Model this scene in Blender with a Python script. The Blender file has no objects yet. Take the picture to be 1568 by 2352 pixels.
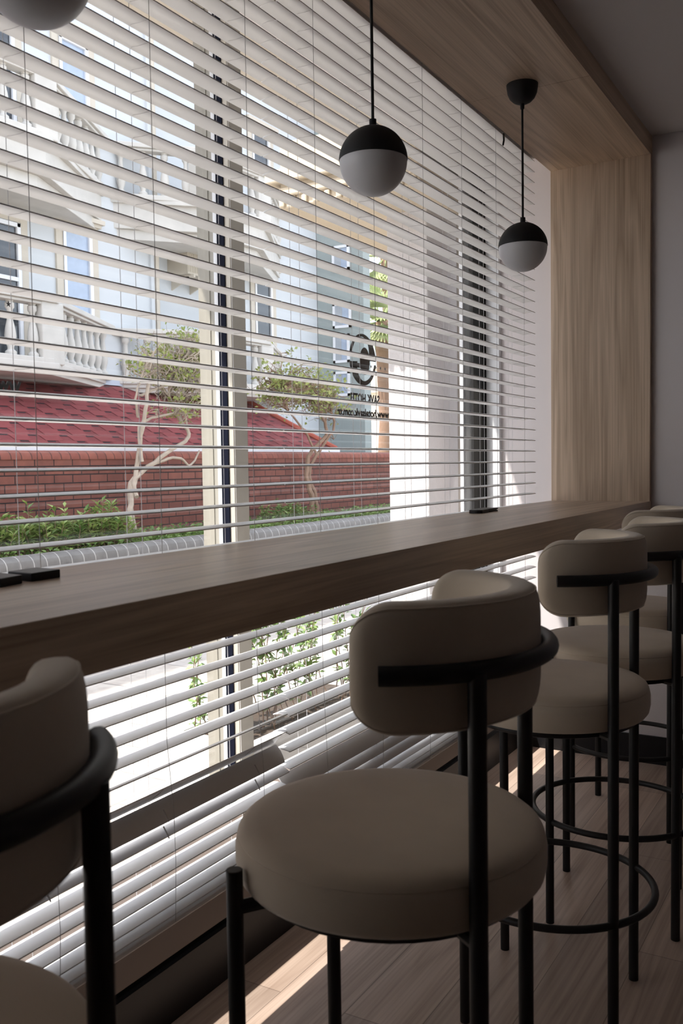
import bpy, bmesh, math, random
from mathutils import Vector, Matrix
S = bpy.context.scene
C = S.collection
PI = math.pi
random.seed(11)

# ------------------------------------------------------------------ camera
cd = bpy.data.cameras.new('camera')
cam = bpy.data.objects.new('camera', cd)
C.objects.link(cam)
S.camera = cam
cd.sensor_fit = 'VERTICAL'
cd.sensor_height = 36.0
cd.sensor_width = 24.0
cd.lens = 2139.94 / 2352 * 36
YAW, PITCH, ROLL = 0.52818, 0.05229, 0.01455
fw = Vector((-math.sin(YAW), math.cos(YAW), 0))
rt = Vector((math.cos(YAW), math.sin(YAW), 0))
F = fw * math.cos(PITCH) - Vector((0, 0, 1)) * math.sin(PITCH)
U = Vector((0, 0, 1)) * math.cos(PITCH) + fw * math.sin(PITCH)
R_ = rt * math.cos(ROLL) - U * math.sin(ROLL)
U_ = rt * math.sin(ROLL) + U * math.cos(ROLL)
# picture right axis and up axis turned by the roll
M = Matrix((R_, U_, -F)).transposed().to_4x4()
M.translation = Vector((0, 0, 1.29))
cam.matrix_world = M
cd.clip_start = 0.05
cd.clip_end = 300
cd.dof.use_dof = True
cd.dof.focus_distance = 3.6
cd.dof.aperture_fstop = 10.0

# ------------------------------------------------------------------ world, sun, exposure
w = bpy.data.worlds.new('world')
S.world = w
w.use_nodes = True
wn = w.node_tree.nodes
wl = w.node_tree.links
bg = wn['Background']
sky = wn.new('ShaderNodeTexSky')
sky.sky_type = 'NISHITA'
sky.sun_disc = False
sky.sun_elevation = math.radians(60)
sky.sun_rotation = math.radians(200)
sky.dust_density = 2.0
sky.ozone_density = 1.0
mixw = wn.new('ShaderNodeMixRGB')
mixw.inputs[0].default_value = 0.55
mixw.inputs[2].default_value = (5.2, 5.3, 5.5, 1)
wl.new(sky.outputs[0], mixw.inputs[1])
wl.new(mixw.outputs[0], bg.inputs[0])
bg.inputs[1].default_value = 0.31
sd = bpy.data.lights.new('sun', 'SUN')
sun = bpy.data.objects.new('sun', sd)
C.objects.link(sun)
sd.energy = 5.6
sd.angle = math.radians(0.6)
sd.color = (1.0, 0.95, 0.88)
tosun = Vector((-0.30, -0.44, 0.90)).normalized()
sun.rotation_euler = tosun.to_track_quat('Z', 'Y').to_euler()
sun.location = (-6, -6, 20)
S.view_settings.view_transform = 'Standard'
S.view_settings.look = 'None'
S.view_settings.gamma = 1
S.view_settings.use_curve_mapping = False
S.view_settings.exposure = 0.85

# ------------------------------------------------------------------ materials
def rgb(r, g, b):
    f = lambda c: (c / 255 / 12.92) if c / 255 <= 0.04045 else ((c / 255 + 0.055) / 1.055) ** 2.4
    return (f(r), f(g), f(b), 1)

def mat(name, col, rough=0.5, metal=0.0, spec=0.5, bump=None, vary=0.0, vscale=8.0, sheen=0.0, coat=0.0, emit=None):
    m = bpy.data.materials.new(name)
    m.use_nodes = True
    n = m.node_tree.nodes
    l = m.node_tree.links
    b = n['Principled BSDF']
    b.inputs['Base Color'].default_value = col
    b.inputs['Roughness'].default_value = rough
    b.inputs['Metallic'].default_value = metal
    b.inputs['Specular IOR Level'].default_value = spec
    b.inputs['Sheen Weight'].default_value = sheen
    b.inputs['Coat Weight'].default_value = coat
    tc = n.new('ShaderNodeTexCoord')
    if vary:
        no = n.new('ShaderNodeTexNoise')
        no.inputs['Scale'].default_value = vscale
        no.inputs['Detail'].default_value = 5
        l.new(tc.outputs['Object'], no.inputs['Vector'])
        mx = n.new('ShaderNodeMixRGB')
        mx.inputs[1].default_value = tuple(c * (1 - vary) for c in col[:3]) + (1,)
        mx.inputs[2].default_value = tuple(min(1, c * (1 + vary)) for c in col[:3]) + (1,)
        l.new(no.outputs['Fac'], mx.inputs[0])
        l.new(mx.outputs[0], b.inputs['Base Color'])
    if bump:
        no2 = n.new('ShaderNodeTexNoise')
        no2.inputs['Scale'].default_value = bump[0]
        no2.inputs['Detail'].default_value = 4
        l.new(tc.outputs['Object'], no2.inputs['Vector'])
        bp = n.new('ShaderNodeBump')
        bp.inputs['Strength'].default_value = bump[1]
        bp.inputs['Distance'].default_value = bump[2]
        l.new(no2.outputs['Fac'], bp.inputs['Height'])
        l.new(bp.outputs[0], b.inputs['Normal'])
    return m

def wood(name, dark, light, axis, rough=0.45, fine=90, plank=None):
    """laminate wood, grain along axis (0,1,2) in object space"""
    m = bpy.data.materials.new(name)
    m.use_nodes = True
    n = m.node_tree.nodes
    l = m.node_tree.links
    b = n['Principled BSDF']
    b.inputs['Roughness'].default_value = rough
    tc = n.new('ShaderNodeTexCoord')
    def mp(s_al, s_ac, loc=0.0):
        p = n.new('ShaderNodeMapping')
        sc = [s_ac] * 3
        sc[axis] = s_al
        p.inputs['Scale'].default_value = sc
        p.inputs['Location'].default_value = (loc, loc, loc)
        l.new(tc.outputs['Object'], p.inputs['Vector'])
        return p
    # broad cathedral bands
    n1 = n.new('ShaderNodeTexNoise')
    n1.inputs['Scale'].default_value = 1
    n1.inputs['Detail'].default_value = 3
    n1.inputs['Distortion'].default_value = 0.6
    l.new(mp(0.55, 9).outputs[0], n1.inputs['Vector'])
    mul = n.new('ShaderNodeMath'); mul.operation = 'MULTIPLY'; mul.inputs[1].default_value = 11
    l.new(n1.outputs['Fac'], mul.inputs[0])
    pp = n.new('ShaderNodeMath'); pp.operation = 'PINGPONG'; pp.inputs[1].default_value = 1.0
    l.new(mul.outputs[0], pp.inputs[0])
    n2 = n.new('ShaderNodeTexNoise')
    n2.inputs['Scale'].default_value = 1
    n2.inputs['Detail'].default_value = 4
    l.new(mp(2.0, fine * 2.2, 3.1).outputs[0], n2.inputs['Vector'])
    n3 = n.new('ShaderNodeTexNoise')
    n3.inputs['Scale'].default_value = 1
    n3.inputs['Detail'].default_value = 2
    l.new(mp(0.3, 5, 7.7).outputs[0], n3.inputs['Vector'])
    a1 = n.new('ShaderNodeMath'); a1.operation = 'MULTIPLY_ADD'
    a1.inputs[1].default_value = 0.28
    l.new(pp.outputs[0], a1.inputs[0])
    m2 = n.new('ShaderNodeMath'); m2.operation = 'MULTIPLY_ADD'
    m2.inputs[1].default_value = 0.65
    l.new(n2.outputs['Fac'], m2.inputs[0])
    m3 = n.new('ShaderNodeMath'); m3.operation = 'MULTIPLY'; m3.inputs[1].default_value = 0.4
    l.new(n3.outputs['Fac'], m3.inputs[0])
    l.new(m3.outputs[0], m2.inputs[2])
    l.new(m2.outputs[0], a1.inputs[2])
    rp = n.new('ShaderNodeValToRGB')
    rp.color_ramp.elements[0].position = 0.38
    rp.color_ramp.elements[0].color = dark
    rp.color_ramp.elements[1].position = 0.86
    rp.color_ramp.elements[1].color = light
    l.new(a1.outputs[0], rp.inputs[0])
    out = rp.outputs[0]
    if plank:
        br = n.new('ShaderNodeTexBrick')
        br.inputs['Color1'].default_value = (0.80, 0.80, 0.80, 1)
        br.inputs['Color2'].default_value = (1.12, 1.10, 1.08, 1)
        br.inputs['Mortar'].default_value = (0.45, 0.43, 0.42, 1)
        br.inputs['Scale'].default_value = 1
        br.inputs['Mortar Size'].default_value = 0.0012
        br.inputs['Brick Width'].default_value = plank[0]
        br.inputs['Row Height'].default_value = plank[1]
        rot = n.new('ShaderNodeMapping')
        if axis == 1:
            rot.inputs['Rotation'].default_value = (0, 0, PI / 2)
        l.new(tc.outputs['Object'], rot.inputs['Vector'])
        l.new(rot.outputs[0], br.inputs['Vector'])
        mx = n.new('ShaderNodeMixRGB'); mx.blend_type = 'MULTIPLY'; mx.inputs[0].default_value = 1
        l.new(out, mx.inputs[1]); l.new(br.outputs['Color'], mx.inputs[2])
        out = mx.outputs[0]
    l.new(out, b.inputs['Base Color'])
    bp = n.new('ShaderNodeBump')
    bp.inputs['Strength'].default_value = 0.15
    bp.inputs['Distance'].default_value = 0.001
    l.new(n2.outputs['Fac'], bp.inputs['Height'])
    l.new(bp.outputs[0], b.inputs['Normal'])
    return m

def brickmat(name, c1, c2, mortar, w_, h_, ms=0.008, rot=(0, 0, 0), bumpd=0.004, off=(0, 0, 0)):
    m = bpy.data.materials.new(name)
    m.use_nodes = True
    n = m.node_tree.nodes
    l = m.node_tree.links
    b = n['Principled BSDF']
    b.inputs['Roughness'].default_value = 0.85
    tc = n.new('ShaderNodeTexCoord')
    sp = n.new('ShaderNodeSeparateXYZ'); cb = n.new('ShaderNodeCombineXYZ')
    l.new(tc.outputs['Object'], sp.inputs[0])
    l.new(sp.outputs[rot[0]], cb.inputs[0]); l.new(sp.outputs[rot[1]], cb.inputs[1])
    mp = n.new('ShaderNodeMapping'); mp.inputs['Location'].default_value = off
    l.new(cb.outputs[0], mp.inputs[0])
    br = n.new('ShaderNodeTexBrick')
    br.inputs['Color1'].default_value = c1
    br.inputs['Color2'].default_value = c2
    br.inputs['Mortar'].default_value = mortar
    br.inputs['Scale'].default_value = 1
    br.inputs['Mortar Size'].default_value = ms
    br.inputs['Mortar Smooth'].default_value = 0.2
    br.inputs['Brick Width'].default_value = w_
    br.inputs['Row Height'].default_value = h_
    l.new(mp.outputs[0], br.inputs['Vector'])
    no = n.new('ShaderNodeTexNoise'); no.inputs['Scale'].default_value = 14; no.inputs['Detail'].default_value = 6
    l.new(tc.outputs['Object'], no.inputs['Vector'])
    mx = n.new('ShaderNodeMixRGB'); mx.blend_type = 'OVERLAY'; mx.inputs[0].default_value = 0.35
    l.new(br.outputs['Color'], mx.inputs[1]); l.new(no.outputs['Fac'], mx.inputs[2])
    l.new(mx.outputs[0], b.inputs['Base Color'])
    bp = n.new('ShaderNodeBump'); bp.invert = True
    bp.inputs['Strength'].default_value = 0.6; bp.inputs['Distance'].default_value = bumpd
    l.new(br.outputs['Fac'], bp.inputs['Height'])
    l.new(bp.outputs[0], b.inputs['Normal'])
    return m

def glassmat(name, tint=(1, 1, 1, 1), base=0.04):
    m = bpy.data.materials.new(name)
    m.use_nodes = True
    n = m.node_tree.nodes
    l = m.node_tree.links
    n.remove(n['Principled BSDF'])
    tr = n.new('ShaderNodeBsdfTransparent'); tr.inputs[0].default_value = tint
    gl = n.new('ShaderNodeBsdfGlossy'); gl.inputs['Roughness'].default_value = 0.0
    fr = n.new('ShaderNodeFresnel'); fr.inputs[0].default_value = 1.45
    ge = n.new('ShaderNodeNewGeometry')
    io = n.new('ShaderNodeMath'); io.operation = 'MULTIPLY_ADD'     # same reflectance from both sides of the pane
    io.inputs[1].default_value = 1 / 1.45 - 1.45; io.inputs[2].default_value = 1.45
    l.new(ge.outputs['Backfacing'], io.inputs[0]); l.new(io.outputs[0], fr.inputs[0])
    mx = n.new('ShaderNodeMixShader')
    l.new(fr.outputs[0], mx.inputs[0]); l.new(tr.outputs[0], mx.inputs[1]); l.new(gl.outputs[0], mx.inputs[2])
    l.new(mx.outputs[0], n['Material Output'].inputs[0])
    return m

def leafmat(name, c1, c2, scale=9):
    m = bpy.data.materials.new(name)
    m.use_nodes = True
    n = m.node_tree.nodes
    l = m.node_tree.links
    b = n['Principled BSDF']
    b.inputs['Roughness'].default_value = 0.5
    tc = n.new('ShaderNodeTexCoord')
    no = n.new('ShaderNodeTexNoise'); no.inputs['Scale'].default_value = scale
    l.new(tc.outputs['Object'], no.inputs['Vector'])
    rp = n.new('ShaderNodeValToRGB')
    rp.color_ramp.elements[0].position = 0.35; rp.color_ramp.elements[0].color = c1
    rp.color_ramp.elements[1].position = 0.65; rp.color_ramp.elements[1].color = c2
    l.new(no.outputs['Fac'], rp.inputs[0])
    l.new(rp.outputs[0], b.inputs['Base Color'])
    tl = n.new('ShaderNodeBsdfTranslucent')
    l.new(rp.outputs[0], tl.inputs[0])
    mx = n.new('ShaderNodeMixShader'); mx.inputs[0].default_value = 0.3
    l.new(b.outputs[0], mx.inputs[1]); l.new(tl.outputs[0], mx.inputs[2])
    l.new(mx.outputs[0], n['Material Output'].inputs[0])
    return m

OAK_D, OAK_L = (0.36, 0.250, 0.165, 1), (0.66, 0.50, 0.365, 1)
m_wood_z = wood('oak_panel_vertical', OAK_D, OAK_L, 2)
m_wood_y = wood('oak_panel_lengthwise', OAK_D, OAK_L, 1)
m_counter = wood('oak_counter', (0.34, 0.245, 0.175, 1), (0.62, 0.48, 0.365, 1), 1, rough=0.36)
m_floor = wood('vinyl_floor', (0.34, 0.245, 0.19, 1), (0.58, 0.455, 0.375, 1), 1, rough=0.42, fine=60, plank=(1.22, 0.18))
m_plaster = mat('painted_plaster', (0.74, 0.69, 0.69, 1), 0.8, bump=(120, 0.08, 0.001))
m_ceiling = mat('ceiling_paint', (0.62, 0.57, 0.55, 1), 0.9)
m_black = mat('black_powder_coat', (0.010, 0.010, 0.011, 1), 0.45, spec=0.35, bump=(600, 0.05, 0.0003))
m_velvet = mat('beige_velvet', (0.66, 0.56, 0.44, 1), 0.95, spec=0.15, sheen=0.35, vary=0.10, vscale=9, bump=(350, 0.12, 0.0006))
m_slat = mat('white_slat', (0.88, 0.88, 0.885, 1), 0.32, spec=0.5)
m_cord = mat('white_cord', (0.60, 0.59, 0.60, 1), 0.8)
m_globe = mat('frosted_white_glass', (0.66, 0.65, 0.66, 1), 0.35, spec=0.4)
m_cap = mat('matt_black_metal', (0.012, 0.012, 0.013, 1), 0.6, spec=0.3)
m_base = mat('black_profile', (0.010, 0.010, 0.012, 1), 0.4, spec=0.3)
m_sill = mat('taupe_profile', (0.16, 0.125, 0.105, 1), 0.45)
m_frame_beige = mat('beige_frame_paint', (0.27, 0.255, 0.215, 1), 0.4)
m_frame_grey = mat('greige_frame', (0.62, 0.58, 0.50, 1), 0.4)
m_gasket = mat('blue_black_gasket', (0.004, 0.006, 0.018, 1), 0.7, spec=0.15)
m_spacer = mat('spacer_strip', (0.75, 0.77, 0.80, 1), 0.35)
m_dark_frame = mat('dark_bronze_frame', (0.007, 0.006, 0.005, 1), 0.6, spec=0.2)
m_glass = glassmat('window_glass')
m_decal = mat('black_vinyl', (0.008, 0.008, 0.010, 1), 0.5)
m_extwall = mat('white_stucco', (0.56, 0.585, 0.60, 1), 0.9, vary=0.04, vscale=2, bump=(60, 0.15, 0.004))
m_extcream = mat('cream_stucco', (0.55, 0.50, 0.42, 1), 0.9, vary=0.05, vscale=3, bump=(70, 0.3, 0.006))
m_extgrey = mat('grey_green_stucco', (0.30, 0.34, 0.33, 1), 0.9, vary=0.05, vscale=2)
m_pillar = mat('pillar_stucco', (0.62, 0.60, 0.60, 1), 0.9, bump=(45, 0.5, 0.01))
m_beam = mat('beige_beam', (0.58, 0.50, 0.38, 1), 0.85, vary=0.08, vscale=5)
m_balc = mat('weathered_white_paint', (0.55, 0.53, 0.49, 1), 0.85, vary=0.16, vscale=6, bump=(40, 0.2, 0.005))
m_darkglass = mat('dark_window_glass', (0.035, 0.042, 0.05, 1), 0.12, spec=0.8)
m_curtain = mat('blue_curtained_glass', (0.36, 0.43, 0.54, 1), 0.25, spec=0.6, vary=0.15, vscale=14)
m_white_pvc = mat('white_window_profile', (0.75, 0.76, 0.78, 1), 0.4)
m_shutter = mat('grey_shutter', (0.36, 0.39, 0.42, 1), 0.5)
m_brick = brickmat('red_brick', (0.200, 0.066, 0.046, 1), (0.145, 0.045, 0.032, 1), (0.022, 0.010, 0.009, 1), 0.215, 0.0755, ms=0.006, rot=(1, 2), off=(0, -0.62, 0))
m_cope = brickmat('brick_coping_tiles', (0.24, 0.075, 0.05, 1), (0.19, 0.055, 0.038, 1), (0.05, 0.02, 0.015, 1), 0.11, 4.0, ms=0.005, rot=(1, 2), off=(0, 1, 0))
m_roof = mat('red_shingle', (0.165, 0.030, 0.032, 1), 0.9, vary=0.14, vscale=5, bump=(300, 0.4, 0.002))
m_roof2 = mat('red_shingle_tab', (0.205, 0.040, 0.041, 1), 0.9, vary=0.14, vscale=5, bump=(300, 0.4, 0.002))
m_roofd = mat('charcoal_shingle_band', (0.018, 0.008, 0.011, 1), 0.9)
m_tile_ridge = mat('terracotta_ridge', (0.34, 0.07, 0.04, 1), 0.7)
m_lead = mat('grey_flashing', (0.45, 0.50, 0.58, 1), 0.6)
m_curb = brickmat('grey_cast_curb', (0.155, 0.148, 0.14, 1), (0.14, 0.135, 0.128, 1), (0.36, 0.35, 0.33, 1), 0.12, 4.0, ms=0.005, rot=(1, 2), off=(0, 1, 0))
m_paving = brickmat('limestone_paving', (0.56, 0.51, 0.45, 1), (0.48, 0.45, 0.42, 1), (0.25, 0.23, 0.21, 1), 0.62, 0.34, ms=0.006, rot=(1, 0), bumpd=0.002)
m_soil = mat('dark_soil', (0.06, 0.042, 0.03, 1), 0.95, vary=0.4, vscale=30, bump=(60, 0.6, 0.01))
m_bark = mat('pale_bark', (0.40, 0.33, 0.26, 1), 0.9, vary=0.25, vscale=18, bump=(40, 0.4, 0.005))
m_bark2 = mat('brown_bark', (0.24, 0.15, 0.10, 1), 0.9, vary=0.25, vscale=18)
m_leaf_hedge = leafmat('fresh_green_leaf', (0.10, 0.19, 0.04, 1), (0.38, 0.47, 0.15, 1))
m_leaf_tree = leafmat('yellow_green_leaf', (0.20, 0.27, 0.06, 1), (0.42, 0.44, 0.14, 1))
m_leaf_rose = leafmat('mid_green_leaf', (0.10, 0.21, 0.06, 1), (0.30, 0.40, 0.13, 1), 14)
m_palm = leafmat('pale_palm_frond', (0.30, 0.38, 0.16, 1), (0.48, 0.52, 0.28, 1), 3)
m_leaf_far = leafmat('grey_green_leaf', (0.13, 0.17, 0.09, 1), (0.33, 0.36, 0.22, 1), 2)
m_ground_green = leafmat('ground_cover_leaf', (0.07, 0.16, 0.03, 1), (0.24, 0.36, 0.09, 1))
m_planter = mat('white_planter_render', (0.66, 0.66, 0.65, 1), 0.8, vary=0.05, vscale=8)
m_orange = mat('apricot_facade', (0.62, 0.36, 0.17, 1), 0.9)
m_pale = mat('pale_facade', (0.72, 0.66, 0.55, 1), 0.9)
m_ac = mat('beige_enamel', (0.48, 0.43, 0.35, 1), 0.6, vary=0.12, vscale=9)

# ------------------------------------------------------------------ mesh helpers
class MB:
    def __init__(s): s.v = []; s.f = []; s.mi = []; s.sm = []
    def add(s, vs, fs, mi=0, smooth=False):
        o = len(s.v); s.v += [tuple(v) for v in vs]
        for f in fs:
            s.f.append([i + o for i in f]); s.mi.append(mi); s.sm.append(smooth)
    def box(s, x0, x1, y0, y1, z0, z1, mi=0, mat=None):
        vs = [Vector((x, y, z)) for x in (x0, x1) for y in (y0, y1) for z in (z0, z1)]
        if mat: vs = [mat @ v for v in vs]
        s.add(vs, [(0, 1, 3, 2), (4, 6, 7, 5), (0, 4, 5, 1), (2, 3, 7, 6), (0, 2, 6, 4), (1, 5, 7, 3)], mi)
    def prism(s, poly, a, b, axis=2, mi=0):
        """poly: 2D points, extruded from a to b along axis"""
        def mk(p, h):
            if axis == 2: return (p[0], p[1], h)
            if axis == 1: return (p[0], h, p[1])
            return (h, p[0], p[1])
        n = len(poly)
        vs = [mk(p, a) for p in poly] + [mk(p, b) for p in poly]
        fs = [tuple(range(n))[::-1], tuple(range(n, 2 * n))] + [(i, (i + 1) % n, n + (i + 1) % n, n + i) for i in range(n)]
        s.add(vs, fs, mi)
    def tube(s, pts, r, seg=10, closed=False, mi=0, cap=True):
        pts = [Vector(p) for p in pts]
        n = len(pts)
        rs = r if isinstance(r, (list, tuple)) else [r] * n
        vs = []
        prev = None
        for i, p in enumerate(pts):
            if closed: t = pts[(i + 1) % n] - pts[i - 1]
            else: t = pts[min(i + 1, n - 1)] - pts[max(i - 1, 0)]
            if t.length < 1e-9: t = Vector((0, 0, 1))
            t.normalize()
            if prev is None:
                a = Vector((0, 0, 1)) if abs(t.z) < 0.9 else Vector((1, 0, 0))
                u = t.cross(a).normalized()
            else:
                u = (prev - t * prev.dot(t))
                u = u.normalized() if u.length > 1e-6 else t.orthogonal().normalized()
            prev = u
            v = t.cross(u)
            for k in range(seg):
                an = 2 * PI * k / seg
                vs.append(p + (u * math.cos(an) + v * math.sin(an)) * rs[i])
        fs = []
        m = n if closed else n - 1
        for i in range(m):
            for k in range(seg):
                a = i * seg + k; b = i * seg + (k + 1) % seg
                c = ((i + 1) % n) * seg + (k + 1) % seg; d = ((i + 1) % n) * seg + k
                fs.append((a, b, c, d))
        s.add(vs, fs, mi, True)
        if cap and not closed:
            s.add(vs[:seg], [tuple(range(seg))[::-1]], mi)
            s.add(vs[-seg:], [tuple(range(seg))], mi)
    def lathe(s, prof, cx=0, cy=0, seg=48, mi=0, mat=None):
        vs = []
        for r, z in prof:
            for k in range(seg):
                a = 2 * PI * k / seg
                v = Vector((cx + r * math.cos(a), cy + r * math.sin(a), z))
                vs.append(mat @ v if mat else v)
        fs = []
        for i in range(len(prof) - 1):
            for k in range(seg):
                fs.append((i * seg + k, i * seg + (k + 1) % seg, (i + 1) * seg + (k + 1) % seg, (i + 1) * seg + k))
        if prof[0][0] > 1e-5: fs.append(tuple(range(seg))[::-1])
        if prof[-1][0] > 1e-5: fs.append(tuple(range((len(prof) - 1) * seg, len(prof) * seg)))
        s.add(vs, fs, mi, True)
    def build(s, name, mats, parent=None, auto=True):
        me = bpy.data.meshes.new(name)
        me.from_pydata(s.v, [], s.f)
        if not isinstance(mats, (list, tuple)): mats = [mats]
        for m in mats: me.materials.append(m)
        me.polygons.foreach_set('material_index', s.mi)
        me.polygons.foreach_set('use_smooth', s.sm)
        bm = bmesh.new(); bm.from_mesh(me)
        bmesh.ops.remove_doubles(bm, verts=bm.verts, dist=1e-6)
        bmesh.ops.recalc_face_normals(bm, faces=bm.faces)
        bm.to_mesh(me); bm.free()
        if auto and any(s.sm):
            me.set_sharp_from_angle(angle=math.radians(40))
        o = bpy.data.objects.new(name, me)
        C.objects.link(o)
        if parent: o.parent = parent
        return o

def tag(o, label=None, cat=None, group=None, kind=None):
    if label: o['label'] = label
    if cat: o['category'] = cat
    if group: o['group'] = group
    if kind: o['kind'] = kind
    return o
def empty(name, loc=(0, 0, 0), rz=0):
    o = bpy.data.objects.new(name, None)
    o.empty_display_size = 0.1
    C.objects.link(o); o.location = loc; o.rotation_euler = (0, 0, rz)
    return o
def copy_tree(o, parent=None):
    c = o.copy(); C.objects.link(c)
    if parent: c.parent = parent
    for ch in [x for x in bpy.data.objects if x.parent == o]: copy_tree(ch, c)
    return c
def bevel(o, wd, seg=2):
    md = o.modifiers.new('bevel', 'BEVEL'); md.width = wd; md.segments = seg; md.limit_method = 'ANGLE'
    return o
def struct(name, mb, m, label=None):
    o = mb.build(name, m); o['kind'] = 'structure'
    if label: o['label'] = label
    return o

# ------------------------------------------------------------------ room shell
X1, X2, YE, ZS, ZC, ZCB, YW, ZCE = -1.2613, -0.8437, 3.988, 2.5316, 1.1134, 1.0333, 4.018, 2.6108
RX, RY = 3.0, -2.6
b = MB(); b.box(-1.50, RX + .2, RY - .2, YW + .2, -0.12, 0)
struct('floor', b, m_floor, 'grey brown oak look plank floor')
b = MB(); b.box(-1.24, RX, RY, YW, ZCE, ZCE + .2)
struct('ceiling', b, m_ceiling, 'greyish white ceiling')
b = MB(); b.box(-1.70, RX, YW, YW + .25, 0, ZCE + .2)
struct('wall_back', b, m_plaster, 'off white end wall behind the counter')
b = MB(); b.box(RX, RX + .2, RY, YW, 0, ZCE + .2)
struct('wall_right', b, m_plaster)
b = MB(); b.box(-1.70, RX, RY - .2, RY, 0, ZCE + .2)
struct('wall_front', b, m_plaster)
b = MB()
b.box(-1.70, -1.24, RY, YW, ZCE, 3.3)            # lintel over the window
b.box(-1.70, -1.45, RY, 0.0, 0, ZCE)
struct('wall_left', b, m_plaster, 'wall and lintel around the window')

b = MB(); b.box(-1.409, RX, YW - .012, YW, 0, 0.118)
struct('baseboard_back', b, m_base, 'black skirting along the end wall')

b = MB(); b.box(-1.91, -1.70, RY, YW, ZCE - .005, 3.3)
struct('trim_6', b, m_extcream, 'cream outer lintel over the window')

# window base profile
b = MB(); b.box(-1.70, -1.41, 0, YW - .001, 0, 0.135); b.box(-1.70, -1.425, 0, YW - .001, 0.135, 0.150)
t = struct('trim_1', b, m_base, 'black plinth profile under the window')
b = MB(); b.box(-1.70, -1.418, 0, YW - .001, 0.150, 0.288)
b.box(-1.70, -1.425, 0, YW - .001, 0.288, 0.300); b.box(-1.70, -1.435, 0, YW - .001, 0.300, 0.312)
bevel(struct('trim_2', b, m_sill, 'taupe sill profile above the black plinth'), .003)

# glazed windows
def window(name, y0, y1):
    b = MB(); b.box(-1.70, -1.60, y0, y0 + .002, .312, ZCE)   # slim jamb return
    fr = struct(name, b, m_frame_grey)
    g = MB(); g.box(-1.590, -1.584, y0 + .01, y1, .312, ZCE)
    o = g.build('pane', m_glass, fr)
    return fr
w1 = window('window_1', 0.40, 2.055)
w2 = window('window_2', 2.130, 3.950)
w3 = window('window_3', 0.0, 0.32)
tag(w1, 'tall clear window pane left of the beige mullion')
tag(w2, 'tall clear window pane right of the beige mullion with hotel sign letters')

def mullion(name, y):
    b = MB()
    b.box(-1.645, -1.606, y - .002, y + .070, .312, ZCE, 0)     # outer cream post
    b.box(-1.606, -1.592, y + .000, y + .072, .312, ZCE, 1)     # rebate
    b.box(-1.592, -1.580, y + .000, y + .072, .312, ZCE, 2)     # glazing spacer
    b.box(-1.580, -1.557, y + .002, y + .075, .312, ZCE, 3)     # gasket
    b.box(-1.557, -1.541, y + .006, y + .072, .312, ZCE, 4)
    b.box(-1.541, -1.537, y + .008, y + .045, .312, ZCE, 4)
    b.box(-1.57, -1.548, y + .072, y + .082, .312, ZCE, 5)
    return struct(name, b, [m_frame_beige, m_frame_beige, m_spacer, m_gasket, m_frame_grey, m_dark_frame])
mullion('trim_3', 2.055)
mullion('trim_4', 0.33)
b = MB()
b.box(-1.668, -1.650, 3.935, YW, .312, ZCE, 1)
b.box(-1.650, -1.562, 3.945, YW, .312, ZCE, 0)
b.box(-1.640, -1.620, 3.938, 3.946, .312, ZCE, 0)
b.box(-1.562, -1.500, 3.990, YW, .312, ZCE, 2)
bevel(struct('trim_5', b, [m_dark_frame, m_spacer, m_white_pvc], 'dark window jamb at the far end with a white strip'), .002)

# oak box: soffit + end panel
b = MB(); b.box(-1.262, X2, -1.5, 3.08, ZS, ZCE - .001); b.box(-1.262, X2, 3.082, YE - .0, ZS, ZCE - .001)
b.box(-1.262, X2, 3.08, 3.082, ZS + .001, ZCE - .001); b.box(-1.262, X2, YE, YW, ZS + .0005, ZCE - .001)
sof = tag(b.build('soffit_panel', m_wood_y), 'light oak soffit panel running above the window counter', 'panel')
b = MB(); b.box(X1, X2, YE, YW - .0005, ZC, ZS)
tag(b.build('side_panel', m_wood_z), 'light oak vertical panel at the far end of the counter', 'panel')

# counter
b = MB(); b.box(-1.262, X2, -0.9, YW - .0005, ZCB, ZC)
tag(bevel(b.build('window_counter', m_counter), .0012, 2), 'long wooden bar counter along the window', 'counter')

# ------------------------------------------------------------------ blinds
SW = 0.050
def slat_mesh(y0, y1):
    n = 8; th = 0.0024; crown = 0.0042
    prof = []
    for i in range(n + 1):
        u = -SW / 2 + SW * i / n
        prof.append((u, crown * (1 - (2 * u / SW) ** 2)))
    poly = prof + [(p[0], p[1] - th) for p in reversed(prof)]
    m = MB()
    N = len(poly)
    vs = [(p[0], y0, p[1]) for p in poly] + [(p[0], y1, p[1]) for p in poly]
    # sides
    for i in range(N):
        j = (i + 1) % N
        m.add([vs[i], vs[j], vs[N + j], vs[N + i]], [(0, 1, 2, 3)], 0, i != n and i != N - 1)
    for i in range(n):
        a, b2, c, d = i, i + 1, N - 2 - i, N - 1 - i
        m.add([vs[a], vs[b2], vs[c], vs[d]], [(0, 1, 2, 3)])
        m.add([vs[N + a], vs[N + b2], vs[N + c], vs[N + d]], [(3, 2, 1, 0)])
    return m
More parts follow.
